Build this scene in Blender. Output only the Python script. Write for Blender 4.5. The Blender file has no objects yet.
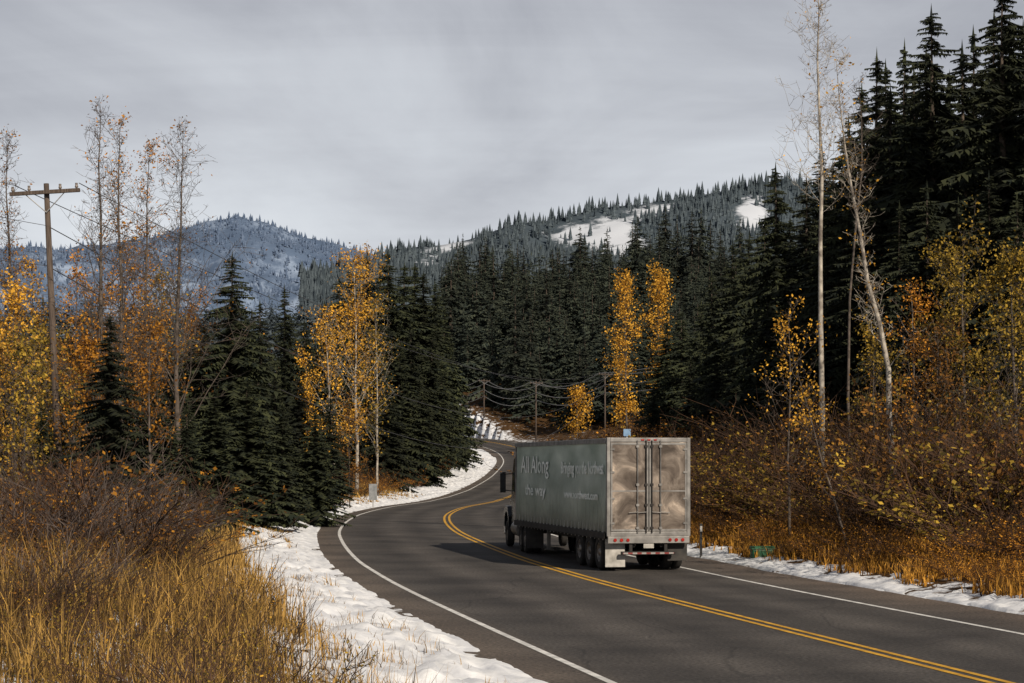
import bpy, bmesh, math, random
import numpy as np
from mathutils import Vector, Matrix
R = random.Random(11)
NR = np.random.RandomState(5)
C = bpy.context.scene.collection
FX = 2000.0; HY = 464.0; CH = 3.27

# ------------------------------------------------------------------ materials
def M(name, c1, c2, scale=5.0, rough=0.9, island=False, bump=0.0, metal=0.0, transl=0.0, detail=5.0, objvar=0.0, spec=0.3, stretch=None):
    m = bpy.data.materials.new(name); m.use_nodes = True
    n = m.node_tree.nodes; l = m.node_tree.links
    b = n['Principled BSDF']; b.inputs['Roughness'].default_value = rough
    b.inputs['Metallic'].default_value = metal; b.inputs['Specular IOR Level'].default_value = spec
    tc = n.new('ShaderNodeTexCoord'); nz = n.new('ShaderNodeTexNoise')
    nz.inputs['Scale'].default_value = scale; nz.inputs['Detail'].default_value = detail
    if stretch:
        mp = n.new('ShaderNodeMapping'); mp.inputs['Scale'].default_value = stretch
        l.new(tc.outputs['Object'], mp.inputs['Vector']); l.new(mp.outputs[0], nz.inputs['Vector'])
    else: l.new(tc.outputs['Object'], nz.inputs['Vector'])
    rp = n.new('ShaderNodeValToRGB')
    rp.color_ramp.elements[0].position = 0.32; rp.color_ramp.elements[0].color = (*c1, 1)
    rp.color_ramp.elements[1].position = 0.68; rp.color_ramp.elements[1].color = (*c2, 1)
    if island:
        g = n.new('ShaderNodeNewGeometry'); mx = n.new('ShaderNodeMix'); mx.data_type = 'FLOAT'
        mx.inputs[0].default_value = 0.5
        l.new(nz.outputs['Fac'], mx.inputs[2]); l.new(g.outputs['Random Per Island'], mx.inputs[3])
        l.new(mx.outputs[0], rp.inputs[0])
    else: l.new(nz.outputs['Fac'], rp.inputs[0])
    col = rp.outputs[0]
    if objvar:
        oi = n.new('ShaderNodeObjectInfo'); mr = n.new('ShaderNodeMapRange')
        mr.inputs[3].default_value = 1 - objvar; mr.inputs[4].default_value = 1 + objvar
        l.new(oi.outputs['Random'], mr.inputs[0])
        vm = n.new('ShaderNodeVectorMath'); vm.operation = 'SCALE'
        l.new(col, vm.inputs[0]); l.new(mr.outputs[0], vm.inputs['Scale']); col = vm.outputs[0]
    l.new(col, b.inputs['Base Color'])
    if bump:
        bp = n.new('ShaderNodeBump'); bp.inputs['Strength'].default_value = bump; bp.inputs['Distance'].default_value = 0.05
        l.new(nz.outputs['Fac'], bp.inputs['Height']); l.new(bp.outputs[0], b.inputs['Normal'])
    if transl:
        t = n.new('ShaderNodeBsdfTranslucent'); l.new(col, t.inputs[0]); ms = n.new('ShaderNodeMixShader')
        ms.inputs[0].default_value = transl; l.new(b.outputs[0], ms.inputs[1]); l.new(t.outputs[0], ms.inputs[2])
        l.new(ms.outputs[0], n['Material Output'].inputs[0])
    return m

MT = dict(
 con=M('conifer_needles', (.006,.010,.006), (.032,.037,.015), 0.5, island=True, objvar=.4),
 con2=M('conifer_needles_hazed', (.012,.019,.016), (.040,.047,.031), 0.25, island=True, objvar=.45),  # paler than the near needles: distance haze mixed into the colour
 bark=M('bark_dark', (.03,.022,.017), (.09,.07,.055), 6, bump=.5),
 birch=M('bark_pale', (.12,.10,.085), (.46,.42,.36), 3, bump=.3),
 graybark=M('bark_gray', (.040,.032,.027), (.13,.105,.088), 4, bump=.3),
 twig=M('twig_brown', (.020,.011,.008), (.080,.043,.024), 1.5, objvar=.45),
 twiggray=M('twig_gray', (.045,.034,.029), (.150,.118,.105), 1.5, objvar=.3),
 gold=M('leaf_gold', (.26,.125,.012), (.80,.44,.055), 1.2, island=True, transl=.3, objvar=.2),
 orange=M('leaf_orange', (.14,.054,.008), (.60,.27,.030), 1.2, island=True, transl=.3, objvar=.3),
 rust=M('leaf_rust', (.045,.021,.007), (.30,.135,.022), 1.2, island=True, transl=.2, objvar=.4),
 olive=M('leaf_olive', (.05,.040,.010), (.40,.26,.035), 1.2, island=True, transl=.25, objvar=.3),
 grassO=M('grass_orange', (.06,.026,.007), (.66,.33,.050), .6, island=True, transl=.2),
 grassB=M('grass_brown', (.045,.026,.010), (.50,.30,.080), .6, island=True, transl=.2),
 wood=M('pole_wood', (.045,.034,.028), (.12,.092,.075), 3, bump=.3, stretch=(8,8,.6)),
 steel=M('galvanised', (.25,.25,.25), (.4,.4,.4), 8, rough=.5, metal=.4),
 wire=M('wire_grey', (.05,.05,.055), (.09,.09,.095), 3, rough=.5),
 wire2=M('wire_pale', (.16,.16,.16), (.26,.26,.26), 3, rough=.5),
 snow=M('snow', (.58,.60,.65), (.82,.83,.85), 2.2, rough=.7, bump=.9),
 white=M('marking_white', (.42,.42,.41), (.78,.77,.75), 2.5, rough=.7),
 yellow=M('marking_yellow', (.42,.22,.02), (.72,.40,.04), 2.5, rough=.7),
 ceramic=M('insulator', (.12,.1,.09), (.2,.17,.15), 3, rough=.3),
)

# ------------------------------------------------------------------ helpers
def npmesh(name, V, F, m, smooth=False):
    me = bpy.data.meshes.new(name)
    me.from_pydata(V.tolist() if hasattr(V, 'tolist') else V, [], F.tolist() if hasattr(F, 'tolist') else F)
    for x in (m if isinstance(m, (list, tuple)) else [m]): me.materials.append(x)
    if smooth: me.polygons.foreach_set('use_smooth', [True]*len(me.polygons))
    me.update(); return me
def link(name, me, parent=None, loc=(0,0,0)):
    o = bpy.data.objects.new(name, me); C.objects.link(o); o.location = loc
    if parent: o.parent = parent
    return o
def tag(o, label, cat, group=None, kind=None):
    if label: o['label'] = label
    if cat: o['category'] = cat
    if group: o['group'] = group
    if kind: o['kind'] = kind
    return o
def thing(name, label, cat, loc=(0,0,0), rz=0, group=None):
    o = bpy.data.objects.new(name, None); C.objects.link(o); o.location = loc; o.rotation_euler = (0,0,rz)
    o.empty_display_size = .3
    return tag(o, label, cat, group)
class MB:
    def __init__(s): s.v = []; s.f = []
    def box(s, x0, x1, y0, y1, z0, z1):
        b = len(s.v)
        s.v += [(x0,y0,z0),(x1,y0,z0),(x1,y1,z0),(x0,y1,z0),(x0,y0,z1),(x1,y0,z1),(x1,y1,z1),(x0,y1,z1)]
        s.f += [tuple(b+i for i in q) for q in ((3,2,1,0),(4,5,6,7),(0,1,5,4),(1,2,6,5),(2,3,7,6),(3,0,4,7))]
        return s
    def tube(s, pts, rad, n=6, cap=True):
        b = len(s.v); pts = [Vector(p) for p in pts]; k = len(pts)
        for i, p in enumerate(pts):
            d = (pts[min(i+1,k-1)] - pts[max(i-1,0)]).normalized()
            u = d.cross(Vector((0,0,1)) if abs(d.z) < .9 else Vector((1,0,0))).normalized(); w = d.cross(u)
            r = rad[i] if hasattr(rad, '__len__') else rad
            for j in range(n):
                a = 2*math.pi*j/n; s.v.append(tuple(p + (u*math.cos(a)+w*math.sin(a))*r))
        for i in range(k-1):
            for j in range(n):
                j2 = (j+1) % n; s.f.append((b+i*n+j, b+i*n+j2, b+(i+1)*n+j2, b+(i+1)*n+j))
        if cap and n > 3:
            s.f.append(tuple(b+j for j in range(n))[::-1]); s.f.append(tuple(b+(k-1)*n+j for j in range(n)))
        return s
    def lathex(s, prof, cx, cy, cz, n=28):
        b = len(s.v)
        for (x, r) in prof:
            for j in range(n):
                a = 2*math.pi*j/n; s.v.append((cx+x, cy+r*math.cos(a), cz+r*math.sin(a)))
        for i in range(len(prof)-1):
            for j in range(n):
                j2 = (j+1) % n; s.f.append((b+i*n+j, b+(i+1)*n+j, b+(i+1)*n+j2, b+i*n+j2))
        return s
    def prism(s, prof, x0, x1, inset=None):
        b = len(s.v); n = len(prof)
        s.v += [(x0,y,z) for y, z in prof] + [(x1,y,z) for y, z in prof]
        s.f.append(tuple(range(b, b+n))); s.f.append(tuple(range(b+n, b+2*n))[::-1])
        for i in range(n):
            j = (i+1) % n; s.f.append((b+i, b+n+i, b+n+j, b+j))
        return s
    def xf(s, mat): s.v = [tuple(mat @ Vector(p)) for p in s.v]; return s
    def build(s, name, m, parent=None, bevel=0, smooth=False):
        me = npmesh(name, s.v, s.f, m, smooth)
        bm = bmesh.new(); bm.from_mesh(me); bmesh.ops.recalc_face_normals(bm, faces=bm.faces); bm.to_mesh(me); bm.free()
        if smooth: me.polygons.foreach_set('use_smooth', [True]*len(me.polygons))
        o = link(name, me, parent)
        if bevel:
            md = o.modifiers.new('b', 'BEVEL'); md.width = bevel; md.segments = 2; md.limit_method = 'ANGLE'
        return o
def hsh(i, j, s): 
    v = np.sin(i*127.1 + j*311.7 + s*74.7)*43758.5453
    return v - np.floor(v)
def vn(x, y, s=0):
    x = np.asarray(x, float); y = np.asarray(y, float)
    i = np.floor(x); j = np.floor(y); u = x-i; v = y-j; u = u*u*(3-2*u); v = v*v*(3-2*v)
    return (hsh(i,j,s)*(1-u)+hsh(i+1,j,s)*u)*(1-v) + (hsh(i,j+1,s)*(1-u)+hsh(i+1,j+1,s)*u)*v
def fbm(x, y, s=0): return (vn(x,y,s) + .5*vn(x*2.1,y*2.1,s+1) + .25*vn(x*4.3,y*4.3,s+2))/1.75
def sst(a, b, x): t = np.clip((x-a)/(b-a), 0, 1); return t*t*(3-2*t)

# ------------------------------------------------------------------ road centreline
RC = [(21,-42),(17,-20),(12.2,5),(7.29,29.9),(3.3,50.7),(1.35,62.3),(0.1,71.1),(-1.5,85),(-2.8,99),(-3.8,116.8),(-4.1,133),
      (-3.5,152),(-1.7,172),(1.2,210),(3.4,250),(4.4,300),(1.75,350),(-5.5,395),(-15.5,430),(-26,460),(-45,500),(-80,545)]
cen = []
for i in range(1, len(RC)-2):
    p0, p1, p2, p3 = [np.array(RC[k], float) for k in (i-1, i, i+1, i+2)]
    n = max(2, int(np.linalg.norm(p2-p1)/1.0))
    for k in range(n):
        t = k/n
        cen.append(.5*((2*p1)+(-p0+p2)*t+(2*p0-5*p1+4*p2-p3)*t*t+(-p0+3*p1-3*p2+p3)*t**3))
cen = np.array(cen)
tan = np.gradient(cen, axis=0); tan /= np.linalg.norm(tan, axis=1)[:,None]
rgt = np.stack([tan[:,1], -tan[:,0]], 1)
WL, WR, EL, ER = 5.7, 4.1, 7.1, 6.25
def zb(y): return np.interp(y, [-50,175,190,210,250,300,350,395,430,500,700,1500,9000], [0,0,.15,.54,1.9,3.87,5.9,7.8,9.1,11.2,16,24,24])
def lateral(x, y):
    x = np.atleast_1d(np.asarray(x, float)).ravel(); y = np.atleast_1d(np.asarray(y, float)).ravel()
    out = np.empty(len(x)); c0 = cen[::2]; r0 = rgt[::2]
    for a in range(0, len(x), 20000):
        dx = x[a:a+20000,None]-c0[None,:,0]; dy = y[a:a+20000,None]-c0[None,:,1]
        k = np.argmin(dx*dx+dy*dy, 1); ii = np.arange(len(k))
        ex = dx[ii,k]; ey = dy[ii,k]; s = ex*r0[k,0]+ey*r0[k,1]; d = np.hypot(ex, ey)
        far = d > 25
        s = np.where(far, np.sign(s)*d, s); out[a:a+20000] = s
    return out
def edged(x, y):
    s = lateral(x, y); return np.where(s < 0, -s-EL, s-ER), s
def ground(x, y):
    x = np.atleast_1d(np.asarray(x, float)).ravel(); y = np.atleast_1d(np.asarray(y, float)).ravel()
    d, s = edged(x, y)
    bl = np.interp(d, [0,1.5,4,7,12,30,80,300], [.02,.25,.70,1.15,1.45,2.0,3,6])
    br = np.interp(d, [0,2,5,10,25,60,150,400,3000], [.02,.3,.9,2.0,5.0,12,26,40,60])
    q = x/np.maximum(y, 1)
    hill = np.clip(y-400, 0, 260)*(.17+.035*sst(.02,.07,q)-.04*sst(.08,.12,q))*sst(-.075,-.02,q)
    b = np.where(s < 0, bl, br)
    b = np.maximum(b, hill)
    b = b + (fbm(x*.25, y*.25, 3)-.5)*.7*sst(.5, 5, d)
    b = np.where(d < -.35, -.30, np.where(d < 0, -.30+(d+.35)/.35*.3, b))
    return zb(y)+b
def gz(x, y): return float(ground(x, y)[0])
def at(px, Z): x = (px-512)/FX*Z; return (x, Z, gz(x, Z))

# ------------------------------------------------------------------ ground sheet
xs = list(np.arange(-36, 36.1, .5)); s = .5; a = 36
while a < 7000: s *= 1.16; a += s; xs.append(a); xs.insert(0, -a)
ys = list(np.arange(-30, 120, .6)); s = .6; a = 120
while a < 9000: s = max(.6, s*1.014); a += s; ys.append(a)
xs = np.array(xs); ys = np.array(ys); XX, YY = np.meshgrid(xs, ys)
ZZ = ground(XX.ravel(), YY.ravel()); dd, ss = edged(XX.ravel(), YY.ravel())
V = np.stack([XX.ravel(), YY.ravel(), ZZ], 1); nx = len(xs); ny = len(ys)
ii, jj = np.meshgrid(np.arange(nx-1), np.arange(ny-1)); k = (jj*nx+ii).ravel()
F = np.stack([k, k+1, k+1+nx, k+nx], 1)
gm = bpy.data.materials.new('ground_mixed'); gm.use_nodes = True
n = gm.node_tree.nodes; l = gm.node_tree.links; b = n['Principled BSDF']; b.inputs['Roughness'].default_value = .95
b.inputs['Specular IOR Level'].default_value = .1
at_ = n.new('ShaderNodeAttribute'); at_.attribute_name = 'snow'
tc = n.new('ShaderNodeTexCoord')
n1 = n.new('ShaderNodeTexNoise'); n1.inputs['Scale'].default_value = .9; n1.inputs['Detail'].default_value = 8; n1.inputs['Roughness'].default_value = .65
n2 = n.new('ShaderNodeTexNoise'); n2.inputs['Scale'].default_value = 2.5; n2.inputs['Detail'].default_value = 8
l.new(tc.outputs['Object'], n1.inputs['Vector']); l.new(tc.outputs['Object'], n2.inputs['Vector'])
ad = n.new('ShaderNodeMath'); ad.operation = 'ADD'; l.new(at_.outputs['Fac'], ad.inputs[0]); l.new(n1.outputs['Fac'], ad.inputs[1])
rs = n.new('ShaderNodeValToRGB'); rs.color_ramp.elements[0].position = .49; rs.color_ramp.elements[1].position = .53
hf = n.new('ShaderNodeMath'); hf.operation = 'MULTIPLY'; hf.inputs[1].default_value = .5; l.new(ad.outputs[0], hf.inputs[0]); l.new(hf.outputs[0], rs.inputs[0])
rd = n.new('ShaderNodeValToRGB'); e = rd.color_ramp.elements; e[0].position = .3; e[0].color = (.016,.011,.007,1); e[1].position = .7; e[1].color = (.12,.062,.022,1)
l.new(n2.outputs['Fac'], rd.inputs[0])
mx = n.new('ShaderNodeMix'); mx.data_type = 'RGBA'; l.new(rs.outputs[0], mx.inputs[0]); l.new(rd.outputs[0], mx.inputs[6]); mx.inputs[7].default_value = (.74,.76,.80,1)
l.new(mx.outputs[2], b.inputs['Base Color'])
bp = n.new('ShaderNodeBump'); bp.inputs['Strength'].default_value = .8; bp.inputs['Distance'].default_value = .12; l.new(n2.outputs['Fac'], bp.inputs['Height']); l.new(bp.outputs[0], b.inputs['Normal'])
me = npmesh('ground', V, F, gm, True)
sl = np.interp(dd, [-1,0,2.0,3.0,5,12,20,60,400], [.58,.66,.68,.58,.52,.55,.48,.36,.3])
sr = np.interp(dd, [-1,0,.7,1.3,5,30,400], [.6,.62,.54,.46,.38,.32,.28])
sn = np.where(ss < 0, sl, sr) + .16*sst(150, 230, YY.ravel())*(dd < 9)*(ss < 0)
A = me.attributes.new('snow', 'FLOAT', 'POINT'); A.data.foreach_set('value', sn.astype(np.float32))
tag(link('ground', me), 'brown verge and forest ground with patches of snow', 'ground', kind='structure')

# ------------------------------------------------------------------ road and markings
def strip(offs, dz, i0=0, i1=None, wob=0):
    i1 = i1 or len(cen); V = []; k = len(offs)
    for i in range(i0, i1):
        for o in offs:
            w = 0
            if wob and (o == offs[0] or o == offs[-1]): w = (float(fbm(i*.35, o, 9))-.5)*wob
            x = cen[i,0]+rgt[i,0]*(o+w); y = cen[i,1]+rgt[i,1]*(o+w); V.append((x, y, float(zb(y))+dz))
    F = [(j*k+q, j*k+q+1, (j+1)*k+q+1, (j+1)*k+q) for j in range(i1-i0-1) for q in range(k-1)]
    return V, F
am = bpy.data.materials.new('asphalt'); am.use_nodes = True
n = am.node_tree.nodes; l = am.node_tree.links; b = n['Principled BSDF']; b.inputs['Roughness'].default_value = .82; b.inputs['Specular IOR Level'].default_value = .35
tc = n.new('ShaderNodeTexCoord'); la = n.new('ShaderNodeAttribute'); la.attribute_name = 'lat'
big = n.new('ShaderNodeTexNoise'); big.inputs['Scale'].default_value = .35; big.inputs['Detail'].default_value = 6
fine = n.new('ShaderNodeTexNoise'); fine.inputs['Scale'].default_value = 14; fine.inputs['Detail'].default_value = 6
l.new(tc.outputs['Object'], big.inputs['Vector']); l.new(tc.outputs['Object'], fine.inputs['Vector'])
r1 = n.new('ShaderNodeValToRGB'); e = r1.color_ramp.elements; e[0].position = .3; e[0].color = (.036,.032,.030,1); e[1].position = .72; e[1].color = (.084,.075,.068,1)
l.new(big.outputs['Fac'], r1.inputs[0])
r2 = n.new('ShaderNodeValToRGB'); e = r2.color_ramp.elements; e[0].position = .3; e[0].color = (.42,.42,.42,1); e[1].position = .7; e[1].color = (1.6,1.6,1.6,1)
l.new(fine.outputs['Fac'], r2.inputs[0])
m1 = n.new('ShaderNodeMix'); m1.data_type = 'RGBA'; m1.blend_type = 'MULTIPLY'; m1.inputs[0].default_value = 1
l.new(r1.outputs[0], m1.inputs[6]); l.new(r2.outputs[0], m1.inputs[7])
mr = n.new('ShaderNodeMapRange'); mr.inputs[1].default_value = -8; mr.inputs[2].default_value = 8; l.new(la.outputs['Fac'], mr.inputs[0])
nzl = n.new('ShaderNodeMath'); nzl.operation = 'MULTIPLY_ADD'; nzl.inputs[1].default_value = .03; l.new(big.outputs['Fac'], nzl.inputs[0]); l.new(mr.outputs[0], nzl.inputs[2])
r3 = n.new('ShaderNodeValToRGB'); cr = r3.color_ramp
def setramp(cr, st):
    while len(cr.elements) > len(st): cr.elements.remove(cr.elements[-1])
    while len(cr.elements) < len(st): cr.elements.new(.5)
    for el, (p, v) in zip(cr.elements, st): el.position = p; el.color = (*v, 1) if hasattr(v, '__len__') else (v, v, v, 1)
def lp(o): return (o+8)/16+.015
setramp(cr, [(lp(-7),(1.8,1.6,1.4)),(lp(-5.9),(1.4,1.3,1.2)),(lp(-5.3),1.0),(lp(-4.1),.68),(lp(-3.1),1.18),(lp(-1.9),.68),(lp(-.8),1.15),(lp(0),.9),(lp(1.2),.68),(lp(2.1),1.15),(lp(3.1),.70),(lp(4.0),1.1),(lp(4.6),(1.4,1.3,1.2)),(lp(6.2),(1.8,1.55,1.35))])
l.new(nzl.outputs[0], r3.inputs[0])
m2 = n.new('ShaderNodeMix'); m2.data_type = 'RGBA'; m2.blend_type = 'MULTIPLY'; m2.inputs[0].default_value = 1
l.new(m1.outputs[2], m2.inputs[6]); l.new(r3.outputs[0], m2.inputs[7])
vo = n.new('ShaderNodeTexVoronoi'); vo.feature = 'DISTANCE_TO_EDGE'; vo.inputs['Scale'].default_value = .22
wr = n.new('ShaderNodeVectorMath'); wr.operation = 'MULTIPLY_ADD'; wr.inputs[1].default_value = (1.2,1.2,0); l.new(big.outputs['Color'], wr.inputs[0]); l.new(tc.outputs['Object'], wr.inputs[2]); l.new(wr.outputs[0], vo.inputs['Vector'])
rc = n.new('ShaderNodeValToRGB'); setramp(rc.color_ramp, [(0,.55),(.004,.6),(.008,1.0)]); l.new(vo.outputs['Distance'], rc.inputs[0])
m3 = n.new('ShaderNodeMix'); m3.data_type = 'RGBA'; m3.blend_type = 'MULTIPLY'; m3.inputs[0].default_value = .7
l.new(m2.outputs[2], m3.inputs[6]); l.new(rc.outputs[0], m3.inputs[7]); l.new(m3.outputs[2], b.inputs['Base Color'])
bp = n.new('ShaderNodeBump'); bp.inputs['Strength'].default_value = .6; bp.inputs['Distance'].default_value = .02; l.new(fine.outputs['Fac'], bp.inputs['Height']); l.new(bp.outputs[0], b.inputs['Normal'])
offs = [-EL,-6.4,-WL,-4,-2,0,2,WR,5.2,ER]
V, F = strip(offs, 0, wob=.5); me = npmesh('road', V, F, am, True)
A = me.attributes.new('lat', 'FLOAT', 'POINT'); A.data.foreach_set('value', [offs[i % len(offs)] for i in range(len(V))])
tag(link('road', me), 'grey two lane asphalt road bending through an s curve', 'road', kind='structure')
def mark(nm, o0, o1, m, label):
    V, F = strip([o0, o1], .007); tag(link(nm, npmesh(nm, V, F, m)), label, 'road marking', kind='structure')
mark('road_marking', -.21, -.08, MT['yellow'], 'left stripe of the double yellow centre line')
mark('road_marking', .08, .21, MT['yellow'], 'right stripe of the double yellow centre line')
mark('road_marking', -WL-.07, -WL+.07, MT['white'], 'white edge line on the left side of road')
mark('road_marking', WR-.07, WR+.07, MT['white'], 'white edge line on the right side of road')
def bank(side, d0, d1, nd, i1, hmax, label, thr):
    V = []; w = d1-d0; off = EL if side < 0 else ER; L = []
    idx = np.arange(0, i1-1, .25); ds = np.linspace(d0, d1, nd)
    cx = np.interp(idx, np.arange(len(cen)), cen[:,0]); cy = np.interp(idx, np.arange(len(cen)), cen[:,1])
    rx = np.interp(idx, np.arange(len(cen)), rgt[:,0]); ry = np.interp(idx, np.arange(len(cen)), rgt[:,1])
    D, I = np.meshgrid(ds, idx); X = cx[:,None]+rx[:,None]*side*(off+D); Y = cy[:,None]+ry[:,None]*side*(off+D)
    G = ground(X.ravel(), Y.ravel()).reshape(X.shape); G = np.maximum(G, zb(Y))
    nz = fbm(X*.9, Y*.9, 21); nf = fbm(X*3.6, Y*3.6, 31)
    prof = np.sin(np.clip((D-d0)/w, 0, 1)**.8*math.pi)**.6
    Hh = (prof*(nz*1.2+nf*1.0-.68-thr))*hmax
    Hh = np.where((D <= d0) | (D >= d1), -.12, Hh-.02)
    Z = G+Hh; V = np.stack([X.ravel(), Y.ravel(), Z.ravel()], 1); a, bb = X.shape
    ii, jj = np.meshgrid(np.arange(bb-1), np.arange(a-1)); k = (jj*bb+ii).ravel()
    tag(link('snow_bank', npmesh('snow_bank', V, np.stack([k,k+1,k+1+bb,k+bb],1), MT['snow'], True)), label, 'snow', kind='stuff')
bank(-1, -.45, 3.2, 42, 330, .32, 'ragged snow bank ploughed along the left road edge', 0.10)
bank(1, .0, 1.9, 20, 330, .24, 'thin broken strip of snow along the right road edge', .28)

# ------------------------------------------------------------------ grass: slim curved blades, 3 triangles each
def blades(N, side, d0, d1, i0, i1, h0, h1, w, m, name, label, thr=.45, pw=1.5, s=0):
    t = NR.rand(N); idx = i0+(i1-i0)*t**pw; off = EL if side < 0 else ER; d = d0+(d1-d0)*NR.rand(N)
    x = np.interp(idx, np.arange(len(cen)), cen[:,0])+np.interp(idx, np.arange(len(cen)), rgt[:,0])*side*(off+d)
    y = np.interp(idx, np.arange(len(cen)), cen[:,1])+np.interp(idx, np.arange(len(cen)), rgt[:,1])*side*(off+d)
    nz = fbm(x*.8, y*.8, 40+s); keep = nz+NR.rand(N)*.25 > thr+.12*(d < d0+.8); x = x[keep]; y = y[keep]; nz = nz[keep]; N = len(x)
    z = ground(x, y)-.03; h = (h0+(h1-h0)*NR.rand(N)**1.4)*(.3+1.2*nz); a = NR.rand(N)*6.283; le = NR.rand(N)*.6*h; wd = w*(.3+y/45)*(.6+.8*NR.rand(N))
    ba = NR.rand(N)*6.283; bx = np.cos(ba)*wd*.5; by = np.sin(ba)*wd*.5; mx_ = x+np.cos(a)*le*.35; my = y+np.sin(a)*le*.35
    V = np.stack([np.stack([x-bx, y-by, z], 1), np.stack([x+bx, y+by, z], 1), np.stack([mx_+bx*.8, my+by*.8, z+h*.6], 1),
                  np.stack([mx_-bx*.8, my-by*.8, z+h*.6], 1), np.stack([x+np.cos(a)*le, y+np.sin(a)*le, z+h*.97], 1)], 1).reshape(-1,3)
    k = np.arange(N)*5; F = np.concatenate([np.stack([k,k+1,k+2],1), np.stack([k,k+2,k+3],1), np.stack([k+3,k+2,k+4],1)])
    tag(link(name, npmesh(name, V, F, m)), label, 'grass', kind='stuff')
i30 = int(np.argmin(abs(cen[:,1]-25))); i12 = int(np.argmin(abs(cen[:,1]-8))); i180 = int(np.argmin(abs(cen[:,1]-190)))
i60 = int(np.argmin(abs(cen[:,1]-55)))
blades(190000, 1, .8, 8, i30, i180, .12, .55, .022, MT['grassO'], 'dry_grass', 'dry orange grass covering the right verge', .50)
blades(110000, -1, 3.0, 15, i12, i60, .2, 1.0, .014, MT['grassB'], 'dry_grass', 'dry straw grass standing in snow in the left foreground', .60, s=3, pw=1.1)
blades(80000, -1, 2.6, 14, i60, i180, .15, .7, .018, MT['grassB'], 'dry_grass', 'dry straw grass on the left bank farther up the road', .56, s=4)
blades(30000, -1, .6, 3.2, i12, i180, .08, .34, .014, MT['grassB'], 'grass_tuft', 'short straw tufts poking out of the left snow bank', .64, s=5)

# ------------------------------------------------------------------ conifers
def conifer(seed, H, Rr, layers, nb, k, base=.05, ragged=.5, wf=.34):
    r = random.Random(seed); V = []; F = []
    lx, ly = r.uniform(-.01,.01)*H, r.uniform(-.01,.01)*H
    lob = [r.uniform(.7,1.2) for _ in range(8)]
    for i in range(layers):
        t = (i+r.random())/layers
        env = ((1-t)**.78)*min(1, .6+t*3)
        for j in range(nb if t < .8 else max(3, nb-2)):
            if r.random() < .10: continue
            az = r.random()*6.283; L = Rr*env*lob[int(az/.7854) % 8]*(1-ragged*.5+ragged*r.random())+.10*H/20
            dx, dy = math.cos(az), math.sin(az); up = .35*t-.32+r.uniform(-.16,.16); px, py = -dy, dx
            zz = H*(base+(1-base)*t)+r.uniform(-1,1)*H/layers
            if zz > H*.985: zz = H*.97
            for c in range(k):
                f = (c+.3*r.random())/k; f2 = min(1.08, f+1.5/k)
                q = L*f; z0 = zz+q*up-L*.24*f*f+.10*L*f**3; q2 = L*f2; z1 = zz+q2*up-L*.24*f2*f2+.10*L*f2**3
                w = (L*wf*(1-f*.72)+.06*H/20)*r.uniform(.5,1.4)
                x0, y0 = lx*t+dx*q, ly*t+dy*q; x1, y1 = lx*t+dx*q2, ly*t+dy*q2
                for sgn in (-1, 1):
                    b = len(V); V.append((x0,y0,z0)); V.append((x1,y1,z1))
                    V.append((x1+px*sgn*w-dx*w*.1, y1+py*sgn*w-dy*w*.1, z1-w*r.uniform(.1,1.0))); F.append((b,b+1,b+2))
                b = len(V); V.append((x0,y0,z0+.03)); V.append((x1,y1,z1+.02)); V.append(((x0+x1)/2+px*w*.2,(y0+y1)/2+py*w*.2,min(z0,z1)-w*r.uniform(.4,1.0))); F.append((b,b+1,b+2))
    for q in range(4):
        b = len(V); a = q*1.57; V += [(lx,ly,H*1.01),(lx+math.cos(a)*.12*H/20,ly+math.sin(a)*.12*H/20,H*.94),(lx+math.cos(a+1.5)*.12*H/20,ly+math.sin(a+1.5)*.12*H/20,H*.94)]; F.append((b,b+1,b+2))
    T = MB(); T.tube([(0,0,-.6),(0,0,H*.3),(lx*.6,ly*.6,H*.65),(lx,ly,H*.98)], [H*.014,H*.011,H*.006,.01], 7)
    return V, F, T
protoN = []; protoF = []
for q, (H, Rr, ly_, nb, k, bs) in enumerate([(20,3.2,72,9,12,.03),(20,2.6,72,8,10,.06),(20,3.6,66,9,12,.04),(20,2.2,66,8,10,.10),(20,2.9,56,8,11,.16)]):
    V, F, T = conifer(100+q, H, Rr, ly_, nb, k, bs, 1.0, .25); protoN.append((npmesh('conifer_crown', V, F, MT['con']), npmesh('conifer_trunk', T.v, T.f, MT['bark'], True)))
for q, (Rr, bs) in enumerate([(2.6,.05),(3.1,.04),(2.1,.1),(2.8,.15),(3.4,.05)]):
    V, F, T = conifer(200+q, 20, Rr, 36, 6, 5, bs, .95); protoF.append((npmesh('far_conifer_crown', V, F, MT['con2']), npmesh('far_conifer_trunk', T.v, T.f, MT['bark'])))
ncon = 0
def put_con(x, y, H, wide, label, group=None, far=False, v=None, sink=.1):
    global ncon; ncon += 1
    cr, tr = (protoF if far else protoN)[v if v is not None else R.randrange(5)]
    t = thing('conifer_tree', label, 'conifer', (x, y, gz(x, y)-sink), R.random()*6.28, group); t.scale = (H/20*wide, H/20*wide, H/20)
    link('trunk', tr, t); link('crown', cr, t); return t
def con_top(px, Z, topy, wide, label, group=None, **k):
    x, y, z = at(px, Z); H = CH+(HY-topy)/FX*Z-z; return put_con(x, y, H, wide, label, group, **k)
con_top(230, 95, 250, 1.25, 'broad dark conifer left of the golden trees, foreground of left wood', v=0)
con_top(108, 66, 310, 1.3, 'small dark conifer close to the leaning utility pole', v=2)
con_top(285, 140, 284, 1.1, 'slim dark conifer between broad conifer and golden birch', v=1)
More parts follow.
